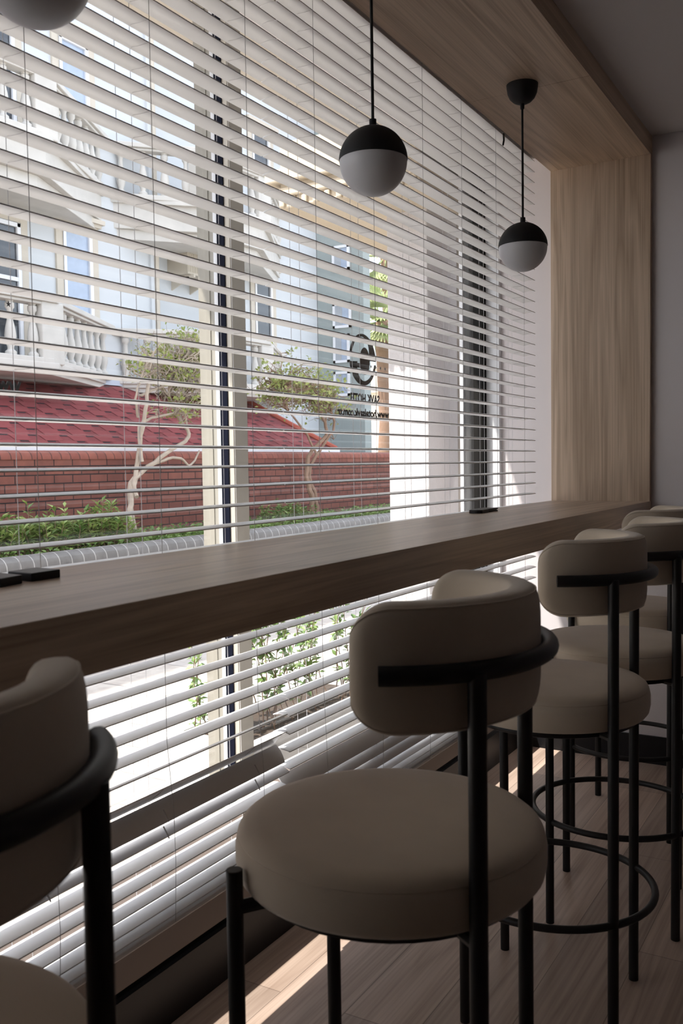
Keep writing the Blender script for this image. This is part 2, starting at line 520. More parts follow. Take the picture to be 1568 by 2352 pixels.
def blind(y0, y1, cords, low, label):
    root = empty('venetian_blind', (-1.31, (y0 + y1) / 2, 0.33))
    tag(root, label, 'blind', 'white venetian blinds in the window')
    L = (y1 - y0) / 2
    proto = slat_mesh(-L, L).build('slat', m_slat, root)
    slats = []
    z = 1.1535 + .0449 * 31
    k = 31
    while 1.1535 + .0449 * k > low['stop']:
        slats.append((-1.31, 1.1535 + .0449 * k, 0.0)); k -= 1
    slats += low['extra']
    rnd = random.Random(int(y0 * 100) + 5)
    first = True
    for (x, z, tilt) in slats:
        o = proto if first else proto.copy()
        if not first: C.objects.link(o); o.parent = root
        first = False
        o.location = (x + 1.31, rnd.uniform(-.0006, .0006), z - .33 - .003)
        # positive tilt lifts the room-side edge
        o.rotation_euler = (rnd.uniform(-.0005, .0005), -math.radians(tilt + rnd.uniform(-.8, .8)), 0)
    b = MB(); b.box(-.025, .025, -L, L, 2.552 - .33, 2.60 - .33)
    b.build('headrail', m_slat, root)
    b = MB(); b.box(-.025, .025, -L, L, low['rail'] - .33 - .006, low['rail'] - .33 + .006)
    bevel(b.build('bottom_rail', m_slat, root), .003)
    my = (y0 + y1) / 2
    zb = low['rail'] - .33
    for cy in cords:
        yy = cy - my
        m = MB()
        wob = low['wob']
        fr = [(.0265, yy, 2.555 - .33), (.0265, yy, .72 - .33), (.0265 + wob * .4, yy + .012, .56 - .33), (.0255, yy + .02, .45 - .33), (.0262, yy + .014, zb)]
        m.tube(fr, .0007, 5)
        bk = [(-.0265, yy, 2.555 - .33), (-.0265, yy, zb)]
        m.tube(bk, .0007, 5)
        m.tube([(-.0265, yy - .045, 2.555 - .33), (-.0265, yy - .045, zb)], .0007, 5)
        for (x, z, tilt) in slats:
            a = math.radians(tilt)
            c = Vector((x + 1.31, 0, z - .33 - .004))
            d = Vector((math.cos(a), 0, math.sin(a))) * .0265
            p, q = c + d, c - d
            m.tube([(p.x, yy, p.z), (c.x, yy - .001, c.z - .0006), (q.x, yy - .003, q.z)], .0005, 4)
        m.build('ladder_cord', m_cord, root)
        if low['tails']:
            t = MB()
            for (x, z, tilt) in low['extra'][2:4]:
                t.tube([(.020, yy - .010, z - .33 + .012), (.030, yy - .004, z - .33 - .014)], .0016, 6)
            t.build('cord_clip', m_cord, root)
    return root
lowL = dict(stop=0.690, rail=.326, wob=.01, tails=True, extra=[
    (-1.310, .656, 27), (-1.309, .606, 41), (-1.311, .563, -57), (-1.309, .527, -17), (-1.31, .484, -6),
    (-1.31, .442, 2), (-1.31, .401, 5), (-1.31, .369, 4), (-1.31, .346, 0)])
lowR = dict(stop=0.505, rail=.312, wob=.0, tails=False, extra=[
    (-1.310, .478, -57), (-1.310, .441, -57), (-1.310, .405, -55), (-1.310, .374, -20), (-1.31, .346, -5), (-1.31, .328, 0)])
blind(0.02, 1.9235, [.17, .49, .82, 1.145, 1.465, 1.792], lowL, 'white venetian blind covering the left window, with slats tangled near its bottom')
blind(1.9275, 3.848, [2.090, 2.410, 2.745, 3.060, 3.392, 3.705], lowR, 'white venetian blind covering the right window beside the oak end panel')

# loose black strap under soffit edge
b = MB(); b.tube([(-1.268, 3.434, 2.53), (-1.266, 3.432, 2.505), (-1.267, 3.425, 2.484)], .0035, 6)
tag(b.build('cable_end', m_black), 'short black cable end hanging under the soffit edge', 'cable')

# ------------------------------------------------------------------ bar stools
RL, AF, AR = .2385, .823, .764
RS, ZST, ZSB = .2235, .7865, .7018
ZBAR, RBAR, PHB = 1.035, .2275, 1.30
def make_stool():
    root = empty('bar_stool')
    # seat: local frame: +X = rear (backrest side)
    m = MB()
    prof = [(0, ZSB), (RS - .022, ZSB), (RS - .010, ZSB + .003), (RS - .003, ZSB + .012), (RS, ZSB + .028), (RS, ZST - .036),
            (RS - .0025, ZST - .0245), (RS - .0045, ZST - .0225), (RS - .0035, ZST - .0205), (RS - .007, ZST - .014), (RS - .016, ZST - .007), (RS - .035, ZST - .003), (RS - .09, ZST), (0, ZST + .001)]
    m.lathe(prof, seg=72)
    m.build('seat', m_velvet, root)
    # seat frame under the cushion
    m = MB()
    ring = [(.19 * math.cos(a), .19 * math.sin(a), ZSB - .007) for a in [2 * PI * i / 40 for i in range(40)]]
    m.tube(ring, .007, 8, closed=True)
    angs = [PI - AF, PI + AF, -AR, AR]
    for a in angs:
        m.tube([(.17 * math.cos(a), .17 * math.sin(a), ZSB - .007), (RL * math.cos(a), RL * math.sin(a), ZSB - .007)], .010, 8)
    m.build('seat_frame', m_black, root)
    for a, zt in ((angs[0], .748), (angs[1], .748)):
        m = MB()
        x, y = RL * math.cos(a), RL * math.sin(a)
        m.lathe([(0, 0), (.0115, 0), (.0115, zt - .001), (.0105, zt), (0, zt)], x, y, 20)
        m.build('leg', m_black, root)
    for a in (angs[2], angs[3]):
        m = MB()
        x, y = .2315 * math.cos(a), .2315 * math.sin(a)
        m.lathe([(0, 0), (.0118, 0), (.0118, ZBAR), (0, ZBAR)], x, y, 20)
        m.build('leg', m_black, root)
    # foot ring
    m = MB()
    m.tube([((RL - .004) * math.cos(a), (RL - .004) * math.sin(a), .287) for a in [2 * PI * i / 72 for i in range(72)]], .0085, 12, closed=True)
    m.build('foot_ring', m_black, root)
    # back bar
    m = MB()
    m.tube([(RBAR * math.cos(a), RBAR * math.sin(a), ZBAR) for a in [-PHB + 2 * PHB * i / 36 for i in range(37)]], .0125, 14)
    m.build('back_rail', m_black, root)
    # backrest
    H, T, RC, PHI = .165, .052, .055, 1.50
    zc = 1.0365
    R0 = .2155 - T / 2
    arc = R0 * PHI
    N, K = 60, 28
    vs = []
    for i in range(N + 1):
        u = i / N
        # denser towards the ends
        s_ = arc * math.sin((u - .5) * PI)
        d = arc - abs(s_)
        hh = H / 2
        if d < RC: hh = H / 2 - RC + math.sqrt(max(0, RC * RC - (RC - d) ** 2))
        tt = T / 2
        if d < T / 2: tt = math.sqrt(max(1e-8, (T / 2) ** 2 - (T / 2 - d) ** 2))
        a = s_ / R0
        for k in range(K):
            an = 2 * PI * k / K
            ca, sa = math.cos(an), math.sin(an)
            e = 0.55
            rr = tt * math.copysign(abs(ca) ** e, ca)
            zz = hh * math.copysign(abs(sa) ** .42, sa)
            # gentle crown of the pad
            r = R0 + rr
            vs.append((r * math.cos(a), r * math.sin(a), zc + zz))
    fs = []
    for i in range(N):
        for k in range(K):
            fs.append((i * K + k, i * K + (k + 1) % K, (i + 1) * K + (k + 1) % K, (i + 1) * K + k))
    fs.append(tuple(range(K))[::-1]); fs.append(tuple(range(N * K, (N + 1) * K)))
    m = MB(); m.add(vs, fs, 0, True)
    br = m.build('backrest', m_velvet, root, auto=False)
    # seam piping round the pad
    m = MB()
    def edge(s_):
        d = max(.0008, arc - abs(s_))
        hh = H / 2
        if d < RC: hh = H / 2 - RC + math.sqrt(max(0, RC * RC - (RC - d) ** 2))
        tt = T / 2
        if d < T / 2: tt = math.sqrt(max(1e-8, (T / 2) ** 2 - (T / 2 - d) ** 2))
        return s_ / R0, R0 + tt * .74, hh * .925
    loop = []
    ss = [(arc - .004) * math.sin((i / 60 - .5) * PI) for i in range(61)]
    for s_ in ss:
        a, r, hz = edge(s_); loop.append((r * math.cos(a), r * math.sin(a), zc + hz))
    for s_ in reversed(ss):
        a, r, hz = edge(s_); loop.append((r * math.cos(a), r * math.sin(a), zc - hz))
    m.tube(loop, .0013, 5, closed=True)
    m.build('seam', m_velvet, br)
    return root
stool = make_stool()
places = [(-.757, .436, -.30, 'beige velvet bar stool cut off by the left picture edge, nearest to the camera'),
          (-.614, 1.1788, .157, 'beige velvet bar stool in the centre foreground, its whole round seat in view'),
          (-.6742, 2.1258, .092, 'beige velvet bar stool directly behind the centre foreground one'),
          (-.66, 2.679, .163, 'beige velvet bar stool second from the far end wall, cut by the right edge'),
          (-.775, 3.36, .0, 'beige velvet bar stool farthest along the counter, next to the end wall')]
for i, (x, y, r, lb) in enumerate(places):
    o = stool if i == 0 else copy_tree(stool)
    o.location = (x, y, 0); o.rotation_euler = (0, 0, r)
    tag(o, lb, 'bar stool', 'beige velvet bar stools along the counter')

# ------------------------------------------------------------------ pendant lamps
def make_pendant():
    root = empty('pendant_lamp')
    r = .080
    # origin at globe centre
    top = ZS - 2.001
    m = MB()
    prof = [(.001, -r)] + [(r * math.sin(a), -r * math.cos(a)) for a in [PI * i / 36 for i in range(1, 20)]]
    m.lathe(prof, seg=56)
    m.build('globe', m_globe, root)
    m = MB()
    R = r + .0015
    out = [(R * math.cos(a), R * math.sin(a)) for a in [math.radians(2) + (PI / 2 - math.radians(7)) * i / 18 for i in range(19)]]
    m.lathe([(R - .002, R * math.sin(math.radians(2)))] + out + [(.0085, R - .002), (.0085, R + .016), (.006, R + .017), (.0, R + .017)], seg=56)
    m.build('cap', m_cap, root)
    m = MB(); m.lathe([(.0, R + .015), (.0036, R + .015), (.0036, top - .06), (0, top - .06)], seg=12)
    m.build('cord', m_cap, root)
    m = MB()
    rr = .052
    m.lathe([(0, top - .078), (.0065, top - .078), (.0075, top - .062), (.018, top - .060), (.030, top - .054), (.041, top - .043), (.048, top - .028), (rr - .001, top - .010), (rr, top), (0, top)], seg=48)
    m.build('canopy', m_cap, root)
    return root
pend = make_pendant()
for i, (y, lb) in enumerate([(.965, 'globe pendant lamp cut off at the top left corner of the picture'),
                             (1.981, 'black and white globe pendant lamp hanging in the middle before the blind'),
                             (3.035, 'black and white globe pendant lamp nearest to the oak end panel')]):
    o = pend if i == 0 else copy_tree(pend)
    o.location = (-1.055, y, 2.001)
    tag(o, lb, 'pendant lamp', 'globe pendant lamps over the counter')

# ------------------------------------------------------------------ small black boxes on the counter
def tray(poly, h, label, slot=False):
    m = MB(); m.prism(poly, ZC, ZC + h)
    o = bevel(m.build('black_box', m_base), .0015)
    tag(o, label, 'box', 'flat black boxes on the counter')
    return o
tray([(-1.196, 1.000), (-1.139, .998), (-1.141, 1.058), (-1.201, 1.062)], .0135, 'flat square black box on the counter, right one of the near pair')
tray([(-1.128, .930), (-1.137, .978), (-1.200, .985), (-1.195, .925)], .0135, 'flat square black box on the counter at the left picture edge')
arc = [(-1.197 + .024 * math.cos(a), 2.955 + .012 * math.sin(a)) for a in [PI + PI * i / 8 for i in range(9)]]
tray(arc + [(-1.180, 3.035), (-1.235, 3.035)], .012, 'flat black box with a rounded end far along the counter, left of its pair')
o = tray([(-1.183, 3.045), (-1.183, 3.128), (-1.190, 3.128), (-1.236, 3.12), (-1.236, 3.045)], .004, 'flat slotted black box far along the counter, right of its pair')
m = MB(); m.box(-1.236, -1.184, 3.045, 3.118, ZC + .0045, ZC + .0065); m.box(-1.236, -1.183, 3.045, 3.128, ZC + .0065, ZC + .0115)
m.build('lid', m_base, o)

# ------------------------------------------------------------------ window lettering (reads from the street)
XG = -1.5905
def text_mesh(name, body, y_start, z0, height, width, parent=None):
    """text on the glass running towards -Y (mirrored from indoors)"""
    cu = bpy.data.curves.new(name, 'FONT'); cu.body = body; cu.size = 1; cu.extrude = 0.0
    cu.resolution_u = 4; cu.offset = .042
    tmp = bpy.data.objects.new(name + '_tmp', cu); C.objects.link(tmp)
    bpy.context.view_layer.update()
    dg = bpy.context.evaluated_depsgraph_get()
    me = bpy.data.meshes.new_from_object(tmp.evaluated_get(dg))
    bpy.data.objects.remove(tmp)
    xs = [v.co.x for v in me.vertices]; ys = [v.co.y for v in me.vertices]
    x0, x1, y0, y1 = min(xs), max(xs), min(ys), max(ys)
    for v in me.vertices:
        u = (v.co.x - x0) / (x1 - x0); t = (v.co.y - y0) / (y1 - y0)
        v.co = (XG, y_start - u * width, z0 + t * height)
    me.materials.append(m_decal)
    o = bpy.data.objects.new(name, me); C.objects.link(o)
    md = o.modifiers.new('thick', 'SOLIDIFY'); md.thickness = .0006; md.offset = 0
    if parent: o.parent = parent
    return o
def decal(dy, label):
    root = empty('window_lettering', (XG, 2.9 + dy, 1.46))
    root2 = root
    inv = root.matrix_world
    tag(root, label, 'lettering', 'black vinyl lettering on the window glass')
    def pl(pts_outer, name):
        m = MB()
        n = len(pts_outer)
        m.prism([(p[0] + dy, p[1]) for p in pts_outer], XG - .0004, XG + .0004, axis=0)
        return m
    cy, cz, ry, rz = 2.890, 1.652, .096, .090
    m = MB()
    def crescent(a0, a1, t0, t1, flip=False):
        N = 26
        o_, i_ = [], []
        for i in range(N + 1):
            a = math.radians(a0 + (a1 - a0) * i / N)
            th = t0 + (t1 - t0) * i / N
            o_.append((cy + ry * math.cos(a), cz + rz * math.sin(a)))
            i_.append((cy + (ry - th) * math.cos(a), cz + (rz - th * .55) * math.sin(a)))
        for i in range(N):
            m.prism([(q[0] + dy, q[1]) for q in (o_[i], o_[i + 1], i_[i + 1], i_[i])], XG - .0004, XG + .0004, axis=0)
    crescent(172, 90, .016, .018); crescent(90, 0, .018, .056)
    crescent(-172, -90, .056, .030); crescent(-90, -8, .030, .012)
    N = 28
    m.prism([(cy + .014 + .036 * math.cos(2 * PI * i / N) + dy, cz - .004 + .048 * math.sin(2 * PI * i / N)) for i in range(N)], XG - .0004, XG + .0004, axis=0)
    m.prism([(cy - .092 + dy, cz - .030), (cy + .02 + dy, cz - .030), (cy + .02 + dy, cz - .014), (cy - .092 + dy, cz - .014)], XG - .0004, XG + .0004, axis=0)
    e = m.build('emblem', m_decal); 
    parts = [e]
    for k in range(4):
        sy = 2.950 + .036 * k
        pts = []
        for i in range(10):
            rr = .0075 if i % 2 == 0 else .003
            a = PI / 2 + i * PI / 5
            pts.append((sy + rr * math.cos(a) + dy, 1.633 + rr * math.sin(a)))
        s_ = MB(); s_.prism(pts, XG - .0004, XG + .0004, axis=0)
        parts.append(s_.build('star', m_decal))
    parts.append(text_mesh('hotel_name', 'SAVK HOTEL', 3.012 + dy, 1.500, .033, .225))
    parts.append(text_mesh('web_address', 'www.hotelsavk.com.tr', 3.085 + dy, 1.451, .030, .378))
    for p in parts:
        p.parent = root; p.matrix_parent_inverse = Matrix.Translation((-XG, -2.9 - dy, -1.46))
decal(0, 'mirrored black hotel emblem, stars and web address on the right window glass')
decal(-1.703, 'last letters and stars of black window lettering on the left window glass')

# ------------------------------------------------------------------ own building outside the glass
b = MB()
b.box(-2.04, -1.830, 3.95, 4.30, -.1, 3.2, 0)
tag(bevel(b.build('stucco_pillar', m_pillar), .01), 'rough white outer pillar right of the glass, sunlit lower down', 'pillar')
b = MB()
b.box(-1.95, -1.70, 4.31, 6.5, -.1, 3.2, 0)
struct('wall_outer', b, m_extcream)
b = MB()
b.box(-2.40, -1.70, 3.60, 6.5, 2.45, 2.75)
b.box(-2.46, -1.70, 3.56, 6.5, 2.56, 2.62)
b.box(-2.43, -1.70, 3.58, 6.5, 2.50, 2.54)
for i in range(12):
    b.box(-2.40 + i * .06, -2.37 + i * .06, 3.585, 3.62, 2.452, 2.50)
tag(bevel(b.build('porch_beam', m_beam), .008), 'beige moulded porch beam over the outer pillar', 'beam')

# ------------------------------------------------------------------ ground outside
b = MB(); b.box(-60, -1.70, -30, 80, -.3, -.1)
struct('floor_outside', b, m_paving, 'pale stone paving outside the window')

# near planter
px0, px1, py0, py1 = -2.42, -2.00, 2.75, 3.93
b = MB()
b.box(px0, px1, py0, py0 + .05, -.1, .25); b.box(px0, px1, py1 - .05, py1, -.1, .25)
b.box(px0, px0 + .05, py0 + .05, py1 - .05, -.1, .25); b.box(px1 - .05, px1, py0 + .05, py1 - .05, -.1, .25)
pl = empty('planter', (0, 0, 0))
tag(pl, 'white rendered planter box on the paving close to the window', 'planter')
bevel(b.build('trough', m_planter, pl), .006)
b = MB(); b.box(px0 + .05, px1 - .05, py0 + .05, py1 - .05, -.1, .205)
b.build('soil', m_soil, pl)

def leaf(m, p, d, n, L, W, mi=0):
    d = d.normalized()
    s_ = d.cross(n)
    if s_.length < 1e-4: s_ = d.orthogonal()
    s_.normalize(); n = s_.cross(d)
    a = p; c = p + d * L - n * L * .12
    m1 = p + d * L * .45
    m.add([a, m1 + s_ * W / 2 + n * W * .15, c, m1 - s_ * W / 2 + n * W * .15, m1 - n * W * .05],
          [(0, 1, 4), (1, 2, 4), (4, 2, 3), (0, 4, 3)], mi)
def rv(r, z=1.0):
    while True:
        v = Vector((r.uniform(-1, 1), r.uniform(-1, 1), r.uniform(-1, 1)))
        if .05 < v.length < 1: return Vector((v.x, v.y, v.z * z)).normalized()

def shrub(name, label, cat, base, rad, height, nstem, nleaf, L, W, lm, seed, stem_m, group=None, spread=1.0, sr=.003, flowers=None):
    r = random.Random(seed)
    root = empty(name, base); tag(root, label, cat, group)
    st = MB(); lf = MB(); fl = MB()
    for i in range(nstem):
        bx, by = r.uniform(-rad[0], rad[0]), r.uniform(-rad[1], rad[1])
        h = height * r.uniform(.6, 1.0)
        lean = Vector((r.uniform(-.3, .3), r.uniform(-.3, .3), 1)) * spread
        pts = []
        p = Vector((bx, by, 0)); 
        seg = 6
        for k in range(seg + 1):
            pts.append(p.copy())
            p = p + Vector((lean.x * h / seg + r.uniform(-.012, .012), lean.y * h / seg + r.uniform(-.012, .012), h / seg))
        st.tube(pts, [sr * (1 - .6 * k / seg) for k in range(seg + 1)], 5)
        for q in range(nleaf):
            t = r.uniform(.18, 1.0) * seg
            k = min(int(t), seg - 1)
            c = pts[k].lerp(pts[k + 1], t - k)
            d = rv(r, .6); d.z += .25
            off = rv(r) * r.uniform(0, .02)
            leaf(lf, c + off, d, Vector((0, 0, 1)) + rv(r) * .5, L * r.uniform(.6, 1.15), W * r.uniform(.7, 1.1), 0)
        if flowers and r.random() < flowers[0]:
            c = pts[-1]
            for q in range(7):
                leaf(fl, c, rv(r), rv(r), .022, .018)
    st.build('stems', stem_m, root); lf.build('foliage', lm, root, auto=False)
    if flowers and fl.v: fl.build('blossom', flowers[1], root, auto=False)
    return root
m_flower = mat('orange_petal', (0.75, 0.22, 0.08, 1), 0.6)
m_magenta = mat('magenta_petal', (0.6, 0.10, 0.35, 1), 0.6)
shrub('rose_bush', 'leafy green bush with an orange bloom at the near end of the white planter', 'shrub', (-2.24, 2.92, .20), (.12, .12), .62, 9, 34, .045, .024, m_leaf_rose, 3, m_bark2, 'shrubs in the near planter', .9, flowers=(.25, m_flower))
shrub('rose_bush', 'leafy green bush in the middle of the white planter seen right of the mullion', 'shrub', (-2.22, 3.22, .20), (.13, .16), .66, 16, 38, .045, .024, m_leaf_rose, 4, m_bark2, 'shrubs in the near planter', .9)
shrub('rose_bush', 'leafy green bush at the far end of the white planter beside the pillar', 'shrub', (-2.22, 3.62, .20), (.13, .17), .60, 14, 36, .042, .024, m_leaf_rose, 5, m_bark2, 'shrubs in the near planter', .9)

# far planting bed: curb, soil, wall
b = MB()
N = 10
prof = [(-5.42, -.1), (-5.42, .58)] + [(-5.33 + .09 * math.cos(a), .58 + .085 * math.sin(a)) for a in [PI - PI * i / N for i in range(N + 1)]] + [(-5.24, -.1)]
b.prism(prof, -2, 26, axis=1)
for i in range(len(b.sm)): b.sm[i] = len(b.f[i]) == 4
tag(b.build('garden_curb', m_curb), 'long grey ribbed rounded curb edging the raised planting bed', 'curb')
b = MB(); b.box(-6.30, -5.42, -2, 26, -.1, .60)
struct('floor_bed', b, m_soil, 'dark soil of the raised bed')
b = MB(); b.box(-6.45, -6.30, -2, 12.35, -.1, 1.37)
wl_ = empty('brick_wall', (0, 0, 0)); tag(wl_, 'low red brick garden wall with rounded coping', 'wall')
b.build('brickwork', m_brick, wl_)
b = MB()
prof = [(-6.46, 1.37)] + [(-6.375 + .085 * math.cos(a), 1.37 + .07 * math.sin(a)) for a in [PI - PI * i / N for i in range(N + 1)]] + [(-6.29, 1.37)]
prof = [(-6.46, 1.36)] + prof[1:-1] + [(-6.29, 1.36)]
b.prism(prof, -2, 12.35, axis=1)
for i in range(len(b.sm)): b.sm[i] = len(b.f[i]) == 4
b.build('coping', m_cope, wl_)

# ground cover (uncountable)
r = random.Random(8); m = MB()
for i in range(9000):
    y = r.uniform(4.2, 13.0); x = r.uniform(-6.2, -5.40)
    z = .60 + r.random() ** 2 * .10
    leaf(m, Vector((x, y, z)), rv(r, .5) + Vector((0, 0, .3)), Vector((0, 0, 1)) + rv(r) * .6, .05, .03)
tag(m.build('ground_cover', m_ground_green, auto=False), 'low green ground cover behind the grey curb', 'plants', kind='stuff')

def hedge(base, lx, ly, h, n, seed, label, L=.085, W=.030, lm=None):
    r = random.Random(seed)
    root = empty('garden_shrub', base); tag(root, label, 'shrub')
    lf = MB(); st = MB()
    for i in range(n):
        x, y = r.uniform(-lx, lx), r.uniform(-ly, ly)
        hh = h * (r.uniform(.45, .8) if r.random() < .93 else r.uniform(.85, 1.15))
        p0 = Vector((x, y, 0)); p1 = p0 + Vector((r.uniform(-.06, .06), r.uniform(-.06, .06), hh))
        st.tube([p0, p1], [.004, .002], 4)
        for k in range(16):
            t = r.uniform(.25, 1)
            a = r.uniform(0, 2 * PI)
            leaf(lf, p0.lerp(p1, t), Vector((math.cos(a), math.sin(a), r.uniform(.1, 1.0))), Vector((0, 0, 1)), L * r.uniform(.7, 1.2), W)
    st.build('stems', m_bark2, root); lf.build('foliage', lm or m_leaf_hedge, root, auto=False)
hedge((-5.80, 5.25, .60), .22, .85, .36, 260, 21, 'bushy fresh green shrub before the brick wall at the left')
hedge((-5.85, 8.75, .60), .18, .36, .27, 90, 22, 'small light green shrub before the brick wall, right of the mullion', .045, .03, m_leaf_rose)

# trees (bougainvillea-like)
def tree(name, label, trunks, blobs, seed, nb, nleaf, lm, bm_, base, flowers=0):
    r = random.Random(seed)
    root = empty(name, base); tag(root, label, 'tree')
    B = Vector(base)
    st = MB(); tips = []
    for pts, r0, r1 in trunks:
        P = [Vector(p) - B for p in pts]
        Q = []
        for i in range(len(P) - 1):
            for k in range(5):
                t = k / 5
                a = P[max(i - 1, 0)]; b_ = P[i]; c = P[i + 1]; d = P[min(i + 2, len(P) - 1)]
                q = .5 * ((2 * b_) + (-a + c) * t + (2 * a - 5 * b_ + 4 * c - d) * t * t + (-a + 3 * b_ - 3 * c + d) * t ** 3)
                Q.append(q + rv(r) * .008)
        Q.append(P[-1])
        n = len(Q)
        st.tube(Q, [r0 + (r1 - r0) * i / (n - 1) for i in range(n)], 7)
        tips += [(Q[i], (Q[min(i + 1, n - 1)] - Q[max(i - 1, 0)]).normalized()) for i in range(int(n * .62), n)]
    st.build('trunk', bm_, root)
    tw = MB(); lf = MB()
    for (c, rad, dens) in blobs:
        c = Vector(c) - B
        for i in range(int(nb * dens)):
            tgt = c + Vector((r.gauss(0, .5) * rad[0], r.gauss(0, .5) * rad[1], r.gauss(0, .5) * rad[2]))
            p0, d0 = min(r.sample(tips, 12), key=lambda q: (q[0] - tgt).length)
            n = 7
            pts = []
            v = d0 * .1 + rv(r) * .13
            for k in range(n + 1):
                t = k / n
                pts.append(p0.lerp(tgt, t) + v * math.sin(t * PI) + rv(r) * .035 * min(1, t * 4))
            tw.tube(pts, [.009 * (1 - .8 * k / n) for k in range(n + 1)], 4, cap=False)
            for k in range(2, n + 1):
                if r.random() < .8:
                    q = pts[k] + rv(r) * .16
                    tw.tube([pts[k], (pts[k] + q) / 2 + rv(r) * .02, q], [.0035, .002, .001], 3, cap=False)
                    for _ in range(nleaf):
                        if q.z > c.z - rad[2] * .55 or r.random() < .12:
                            leaf(lf, q + rv(r) * .03, rv(r), rv(r) + Vector((0, 0, 1)), .05 * r.uniform(.7, 1.2), .034)
    tw.build('twigs', bm_, root); lf.build('foliage', lm, root, auto=False)
    return root
X = -6.0
def P3(L, x=X, j=0):
    return [(x + .05 * math.sin(i * 1.7 + j), p[0], p[1]) for i, p in enumerate(L)]
tree('garden_tree', 'bare twisted pale tree before the brick wall, left of the mullion', [
    (P3([(6.38, .60), (6.36, .80), (6.47, 1.05), (6.59, 1.33), (6.61, 1.74), (6.68, 2.07), (6.77, 2.2)]), .030, .014),
    (P3([(6.45, .60), (6.42, .85), (6.5, 1.13), (6.87, 1.37), (7.23, 1.57), (7.14, 1.76), (7.05, 2.01), (7.09, 2.22)], j=1), .028, .012),
    (P3([(6.47, 1.0), (6.53, 1.17), (6.80, 1.30), (7.06, 1.37), (7.25, 1.29), (7.5, 1.44)], j=2), .022, .008),
    (P3([(6.59, 1.33), (6.63, 1.66), (6.9, 1.78), (7.2, 1.80)], j=3), .018, .008),
    (P3([(6.63, 1.95), (6.85, 2.02), (7.15, 2.10), (7.4, 2.05)], j=4), .013, .007),
    (P3([(6.61, 1.74), (6.52, 1.95), (6.60, 2.15)], j=5), .014, .006)],
    [((-6.0, 7.10, 2.18), (.30, .50, .16), 1.0), ((-6.0, 7.35, 2.42), (.28, .34, .12), .9), ((-6.0, 7.2, 1.85), (.25, .40, .25), .25)],
    31, 95, 2, m_leaf_tree, m_bark, (-6.0, 6.42, .60))
tree('garden_tree', 'slender brown tree with a loose crown, right of the mullion before the brick wall', [
    (P3([(9.53, .60), (9.50, .85), (9.48, 1.16), (9.63, 1.42), (9.89, 1.64), (9.75, 1.9), (9.6, 2.1)]), .036, .014),
    (P3([(9.62, .60), (9.62, .90), (9.60, 1.2), (9.85, 1.5), (10.05, 1.75), (10.0, 2.0)], j=1), .030, .012),
    (P3([(9.63, 1.42), (9.45, 1.7), (9.1, 1.95), (8.9, 2.1)], j=2), .016, .008)],
    [((-6.0, 9.2, 2.15), (.35, .75, .22), 1.2), ((-6.0, 9.9, 2.05), (.3, .45, .25), .6)],
    32, 85, 3, m_leaf_tree, m_bark2, (-6.0, 9.55, .60))

# ------------------------------------------------------------------ lean-to roof
rf = empty('shingle_roof', (0, 0, 0)); tag(rf, 'low red shingle roof behind the brick wall', 'roof')
ex, ez, tx, tz = -6.50, 1.475, -8.00, 2.27
sl = Vector((tx - ex, 0, tz - ez)); SLn = sl.length; sl.normalize()
nn = Vector((-sl.z, 0, sl.x)); nn = nn if nn.z > 0 else -nn
YR0, YRe, YRt = 2.0, 11.0, 10.75
b = MB()
P = lambda t, y, h=0: Vector((ex, y, ez)) + sl * t + nn * h
def yend(t): return YRe + (YRt - YRe) * t / SLn + .0
b.add([P(0, YR0), P(SLn, YR0), P(SLn, YRt), P(0, YRe), P(0, YR0, -.05), P(SLn, YR0, -.05), P(SLn, YRt, -.05), P(0, YRe, -.05)],
      [(0, 1, 2, 3), (7, 6, 5, 4), (0, 3, 7, 4), (1, 5, 6, 2), (3, 2, 6, 7), (0, 4, 5, 1)], 0)
r = random.Random(5)
row = 0.125; nrow = int(SLn / row)
for i in range(nrow):
    t0 = i * row
    y = YR0 + (i % 2) * .17 + .05 * math.sin(i * 2.1)
    while y < yend(t0) - .35:
        wd = .19 + r.uniform(-.02, .02)
        a, c = y, y + wd
        h = .004
        # raised tab, its lower edge, and the printed dark band under it
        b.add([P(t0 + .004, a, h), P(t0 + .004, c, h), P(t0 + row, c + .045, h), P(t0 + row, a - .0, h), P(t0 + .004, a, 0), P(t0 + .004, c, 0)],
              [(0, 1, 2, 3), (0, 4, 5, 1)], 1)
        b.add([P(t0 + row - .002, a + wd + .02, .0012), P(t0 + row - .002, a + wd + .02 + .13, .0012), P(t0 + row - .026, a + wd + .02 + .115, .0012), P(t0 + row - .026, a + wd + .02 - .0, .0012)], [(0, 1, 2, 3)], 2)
        y += .345
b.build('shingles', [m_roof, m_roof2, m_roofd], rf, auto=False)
b = MB(); b.box(-6.56, -6.44, YR0, YRe + .02, 1.44, 1.478)
b.build('gutter', m_white_pvc, rf)
b = MB(); b.box(-8.0, -7.94, YR0, 10.2, 2.255, 2.335)
b.build('flashing', m_lead, rf)
b = MB(); b.tube([P(-.01, YRe, .015), P(SLn + .02, YRt, .015)], .04, 8)
b.build('ridge_cap', m_tile_ridge, rf)
b = MB(); b.add([P(0, YRe, -.05), P(SLn, YRt, -.05), (tx, YRt, 0), (ex, YRe, 0), P(0, YRe - .1, -.05), P(SLn, YRt - .1, -.05), (tx, YRt - .1, 0), (ex, YRe - .1, 0)], [(0, 1, 2, 3), (4, 7, 6, 5), (0, 4, 5, 1), (1, 5, 6, 2), (2, 6, 7, 3), (3, 7, 4, 0)])
b.box(-6.62, -6.52, YR0, YRe, -.1, 1.44)
b.build('support_wall', m_extwall, rf)

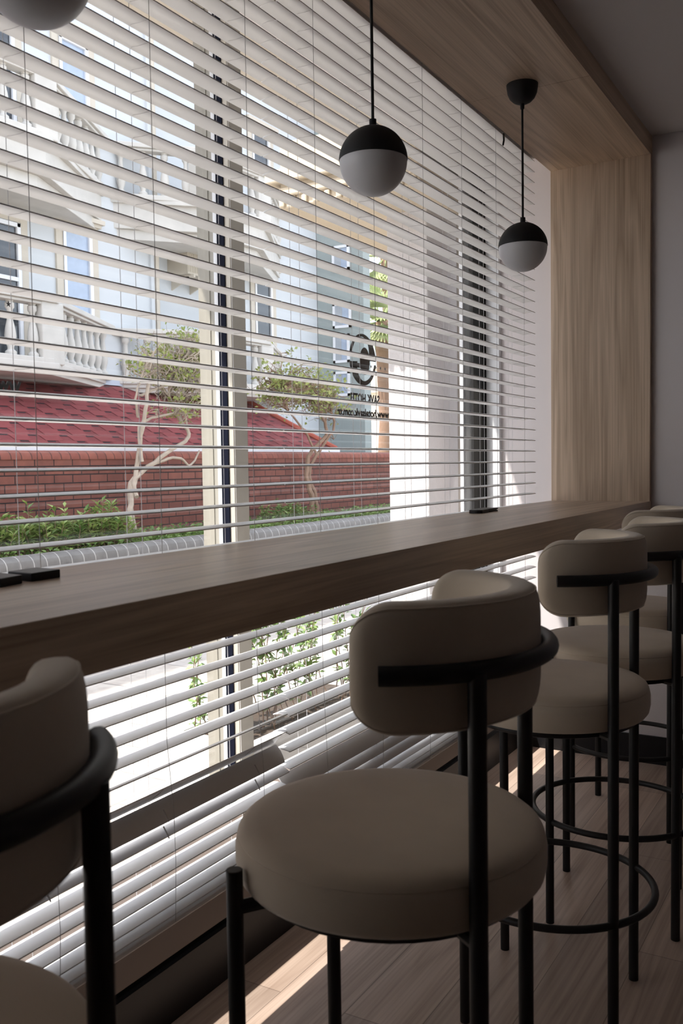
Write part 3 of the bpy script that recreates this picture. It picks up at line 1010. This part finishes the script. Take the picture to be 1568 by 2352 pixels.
# ------------------------------------------------------------------ apartment building across the lane
BX = -8.0
bd = empty('apartment_building', (0, 0, 0)); tag(bd, 'white apartment building with balustraded balconies across the lane', 'building')
b = MB(); b.box(BX - 4, BX, -4, 9.08, -.1, 11.5); b.box(BX - 4, BX - .10, 9.08, 13.2, -.1, 11.5); b.box(BX, BX + .03, 9.02, 9.08, 1.5, 11.5)
b.build('wall', m_extwall, bd)
b = MB(); b.tube([(BX + .03, 9.12, 2.3), (BX + .03, 9.12, 11)], .035, 8); b.build('drainpipe', m_extcream, bd)
def win(y0, y1, z0, z1, x=BX, pane=m_curtain, transom=.72, cornice=True, name='window_frame'):
    m = MB(); t = .045
    m.box(x - .03, x + .035, y0, y1, z1 - t, z1); m.box(x - .03, x + .035, y0, y1, z0, z0 + t)
    m.box(x - .03, x + .035, y0, y0 + t, z0, z1); m.box(x - .03, x + .035, y1 - t, y1, z0, z1)
    zt = z0 + (z1 - z0) * transom
    m.box(x - .03, x + .03, y0, y1, zt - t / 2, zt + t / 2)
    ym = (y0 + y1) / 2
    if y1 - y0 > .9: m.box(x - .03, x + .03, ym - t / 2, ym + t / 2, z0, z1)
    f = bevel(m.build(name, m_white_pvc, bd), .004)
    g = MB(); g.box(x - .02, x + .008, y0 + t, y1 - t, z0 + t, z1 - t); g.build('pane', pane, f)
    m = MB()
    m.box(x, x + .025, y0 - .10, y0, z0 - .05, z1 + .10); m.box(x, x + .025, y1, y1 + .10, z0 - .05, z1 + .10); m.box(x, x + .024, y0, y1, z1, z1 + .10)
    if cornice: m.box(x, x + .09, y0 - .16, y1 + .16, z1 + .10, z1 + .15); m.box(x, x + .06, y0 - .13, y1 + .13, z1 + .06, z1 + .10)
    m.build('window_surround', m_extcream, bd)
win(7.58, 8.02, 2.95, 4.00)
win(7.60, 8.04, 5.25, 6.10)
win(11.40, 11.85, 3.0, 4.10, x=BX - .10, pane=m_darkglass)
win(11.40, 11.85, 5.2, 6.2, x=BX - .10, pane=m_darkglass)
win(5.5, 6.98, 2.32, 3.88, pane=m_darkglass, transom=.62, cornice=False, name='balcony_door')
win(5.5, 6.98, 4.62, 6.10, pane=m_darkglass, transom=.62, cornice=False, name='balcony_door')

def balcony(dy, zr, dx=0, thick=.10):
    """bow-fronted balcony: corner K juts out, sides slant back to the wall"""
    A = Vector((BX - .05 + dx, 4.60 + dy)); K0 = Vector((-7.26 + dx, 5.45 + dy)); K = Vector((-7.20 + dx, 6.62 + dy)); Z = Vector((BX - .05 + dx, 8.30 + dy))
    poly = [(A.x, A.y), (K0.x, K0.y), (K.x, K.y), (Z.x, Z.y)]
    def grow(d):
        c = Vector((BX + dx - .2, 6.5 + dy))
        return [((p[0] - c.x) * (1 + d) + c.x if i in (1, 2) else p[0], p[1] + (-d * .6 if i < 2 else d * .6)) for i, p in enumerate(poly)]
    zs = zr - .66
    m = MB(); m.prism(grow(.02), zs - thick, zs); m.prism(grow(.08), zs - .045, zs + .015)
    if thick > .2: m.prism(grow(-.06), zs - thick - .12, zs - thick)
    sl_ = bevel(m.build('balcony_slab', m_balc, bd), .006)
    m = MB()
    def bar(p, q, z0, z1, wd, end=0):
        d = (q - p).normalized(); n = Vector((-d.y, d.x)) * wd / 2
        e = d * end
        m.prism([tuple(p - e + n), tuple(q + e + n), tuple(q + e - n), tuple(p - e - n)], z0, z1)
    def sh(p, q, wd):
        return p, q
    for p, q in ((A, K0), (K0, K), (K, Z)):
        bar(p, q, zr - .055, zr, .20, .02); bar(p, q, zr - .085, zr - .055, .14, 0); bar(p, q, zs, zs + .06, .15, 0)
    bevel(m.build('balcony_rail', m_balc, bd), .008)
    for c in (K0, K):
        m = MB(); m.box(c.x - .10, c.x + .07, c.y - .14, c.y + .14, zs, zr - .05)
        bevel(m.build('balcony_post', m_balc, bd), .012)
    prof = [(0, 0), (.055, 0), (.055, .03), (.032, .05), (.030, .07), (.050, .13), (.056, .18), (.048, .25), (.030, .33), (.024, .40), (.030, .43), (.045, .45), (.045, .49), (.032, .50), (.045, .52), (.045, .545), (0, .545)]
    for p, q in ((A, K0), (K0, K), (K, Z)):
        L = (q - p).length; n = max(2, int((L - .3) / .19))
        for i in range(n):
            t = (i + .75) / (n + .5)
            c = p.lerp(q, t)
            m = MB(); m.lathe([(a, z + zs + .06) for a, z in prof], c.x, c.y, 12)
            m.build('baluster', m_balc, bd)
balcony(0, 2.97)
balcony(0, 5.17, 0, .34)
balcony(3.75, 2.94, -.02)
balcony(3.75, 5.14, -.02, .34)
# block that steps forward at the right
b = MB(); b.box(BX - 4, -7.24, 13.2, 13.42, -.1, 11.5)
b.build('wing_wall', m_extgrey, bd)
def winY(x0, x1, z0, z1, y=13.2):
    m = MB(); t = .04
    m.box(x0, x1, y - .03, y + .01, z1 - t, z1); m.box(x0, x1, y - .03, y + .01, z0, z0 + t)
    m.box(x0, x0 + t, y - .03, y + .01, z0, z1); m.box(x1 - t, x1, y - .03, y + .01, z0, z1)
    f = m.build('window_frame', m_white_pvc, bd)
    g = MB(); xm = (x0 + x1) / 2
    g.box(x0 + t, xm, y - .018, y + .01, z0 + t, z1 - t); g.build('shutter', m_shutter, f)
    g = MB(); g.box(xm, x1 - t, y - .012, y + .01, z0 + t, z1 - t); g.build('pane', m_curtain, f)
winY(-7.80, -7.48, 4.40, 4.80); winY(-7.80, -7.46, 3.48, 3.88); winY(-7.80, -7.50, 2.92, 3.38); winY(-7.80, -7.50, 2.38, 2.78); winY(-7.80, -7.46, 5.2, 5.6)

# air conditioner
ac = empty('air_conditioner', (BX - .1, 9.75, 3.70)); tag(ac, 'old beige air conditioner unit on brackets on the white facade', 'air conditioner')
b = MB(); b.box(.0, .34, -.27, .24, .05, .36); b.build('casing', m_ac, ac)
b = MB()
for y in (-.20, .17): b.box(0, .38, y, y + .03, .01, .05); b.prism([(0, -.12), (.30, .01), (.30, .03), (0, .03)], y, y + .02, axis=1)
b.build('bracket', m_extcream, ac)
b = MB()
for i in range(14): b.box(.34, .346, -.25 + i * .034, -.24 + i * .034, .08, .33)
b.build('grille', m_ac, ac)

# white awning pole seen beside the tree
b = MB(); b.tube([(-7.9, 9.3, 2.78), (-7.3, 9.95, 2.90)], .022, 8)
tag(b.build('awning_arm', m_white_pvc), 'thin white arm jutting from the facade above the pale tree', 'bracket')

# ------------------------------------------------------------------ far right view: palms, facades, greenery
def palm(base, h, nf, fl, seed, label):
    r = random.Random(seed); root = empty('palm_tree', base); tag(root, label, 'palm tree', 'fan palms behind the garden')
    m = MB(); m.tube([(0, 0, 0), (.1, .05, h * .5), (0, 0, h)], [.22, .18, .16], 10); m.build('trunk', m_bark2, root)
    m = MB()
    for i in range(nf):
        a = r.uniform(0, 2 * PI); el = r.uniform(-.9, 1.3)
        d = Vector((math.cos(a) * math.cos(el), math.sin(a) * math.cos(el), math.sin(el)))
        hub = Vector((0, 0, h)) + d * fl * .55
        m.tube([(0, 0, h), hub], [.03, .015], 4)
        s_ = d.cross(Vector((0, 0, 1))).normalized(); u = s_.cross(d)
        for k in range(15):
            an = -1.25 + 2.5 * k / 14
            dd = d * math.cos(an) + s_ * math.sin(an) - Vector((0, 0, .25))
            leaf(m, hub, dd, u, fl * .62, .075)
    m.build('fronds', m_palm, root, auto=False)
palm((-10.5, 20.0, -.1), 4.75, 34, 1.0, 41, 'fan palm nearest the white pillar, seen above the letters')
palm((-12.2, 23.6, -.1), 7.2, 30, 1.1, 42, 'taller fan palm farther back against the bright sky')
palm((-10.2, 21.4, -.1), 3.2, 26, .9, 43, 'short fan palm behind the black emblem')
b = MB(); b.box(-24, -17.2, 33, 38, -.1, 4.9)
far = empty('apricot_house', (0, 0, 0)); tag(far, 'distant apricot house seen between building and pillar', 'building')
b.build('wall', m_orange, far)
b = MB(); b.box(-17.15, -16.2, 33.2, 38, -.1, 4.2); b.build('annex', m_pale, far)
b = MB()
for z in (4.2, 4.95): b.box(-17.6, -16.0, 32.6, 33.2, z, z + .12)
b.build('terrace', m_pale, far)
b = MB(); b.box(-16.5, -13.2, 27.5, 30, -.1, 3.6)
far = empty('yellow_house', (0, 0, 0)); tag(far, 'low yellow house behind the palms', 'building')
b.build('wall', m_pale, far)
b = MB(); b.prism([(-16.8, 3.6), (-12.9, 3.6), (-14.8, 4.2)], 27.2, 30.2, axis=1); b.build('roof', m_beam, far)
shr = [((-8.2, 18.2, -.1), 'grey green bush behind the end of the brick wall'), ((-9.7, 23.5, -.1), 'tall green bush behind the palms'), ((-7.3, 15.3, -.1), 'brown green bush right beside the grey wing')]
for i, (p, lb) in enumerate(shr):
    r = random.Random(50 + i); root = empty('distant_bush', p); tag(root, lb, 'bush', 'bushes beyond the brick wall')
    H = (1.9, 2.6, 1.55)[i]
    m = MB()
    for k in range(2600):
        d = rv(r); q = Vector((d.x * .75, d.y * .75, H * .6 + d.z * H * .42)) * 1.0
        q += rv(r) * .12
        leaf(m, q, rv(r), rv(r), .12, .07)
    m.build('foliage', m_leaf_far, root, auto=False)
    m = MB()
    for k in range(5): m.tube([(r.uniform(-.1, .1), r.uniform(-.1, .1), 0), (r.uniform(-.4, .4), r.uniform(-.4, .4), H * .7)], [.04, .015], 5)
    m.build('stems', m_bark2, root)
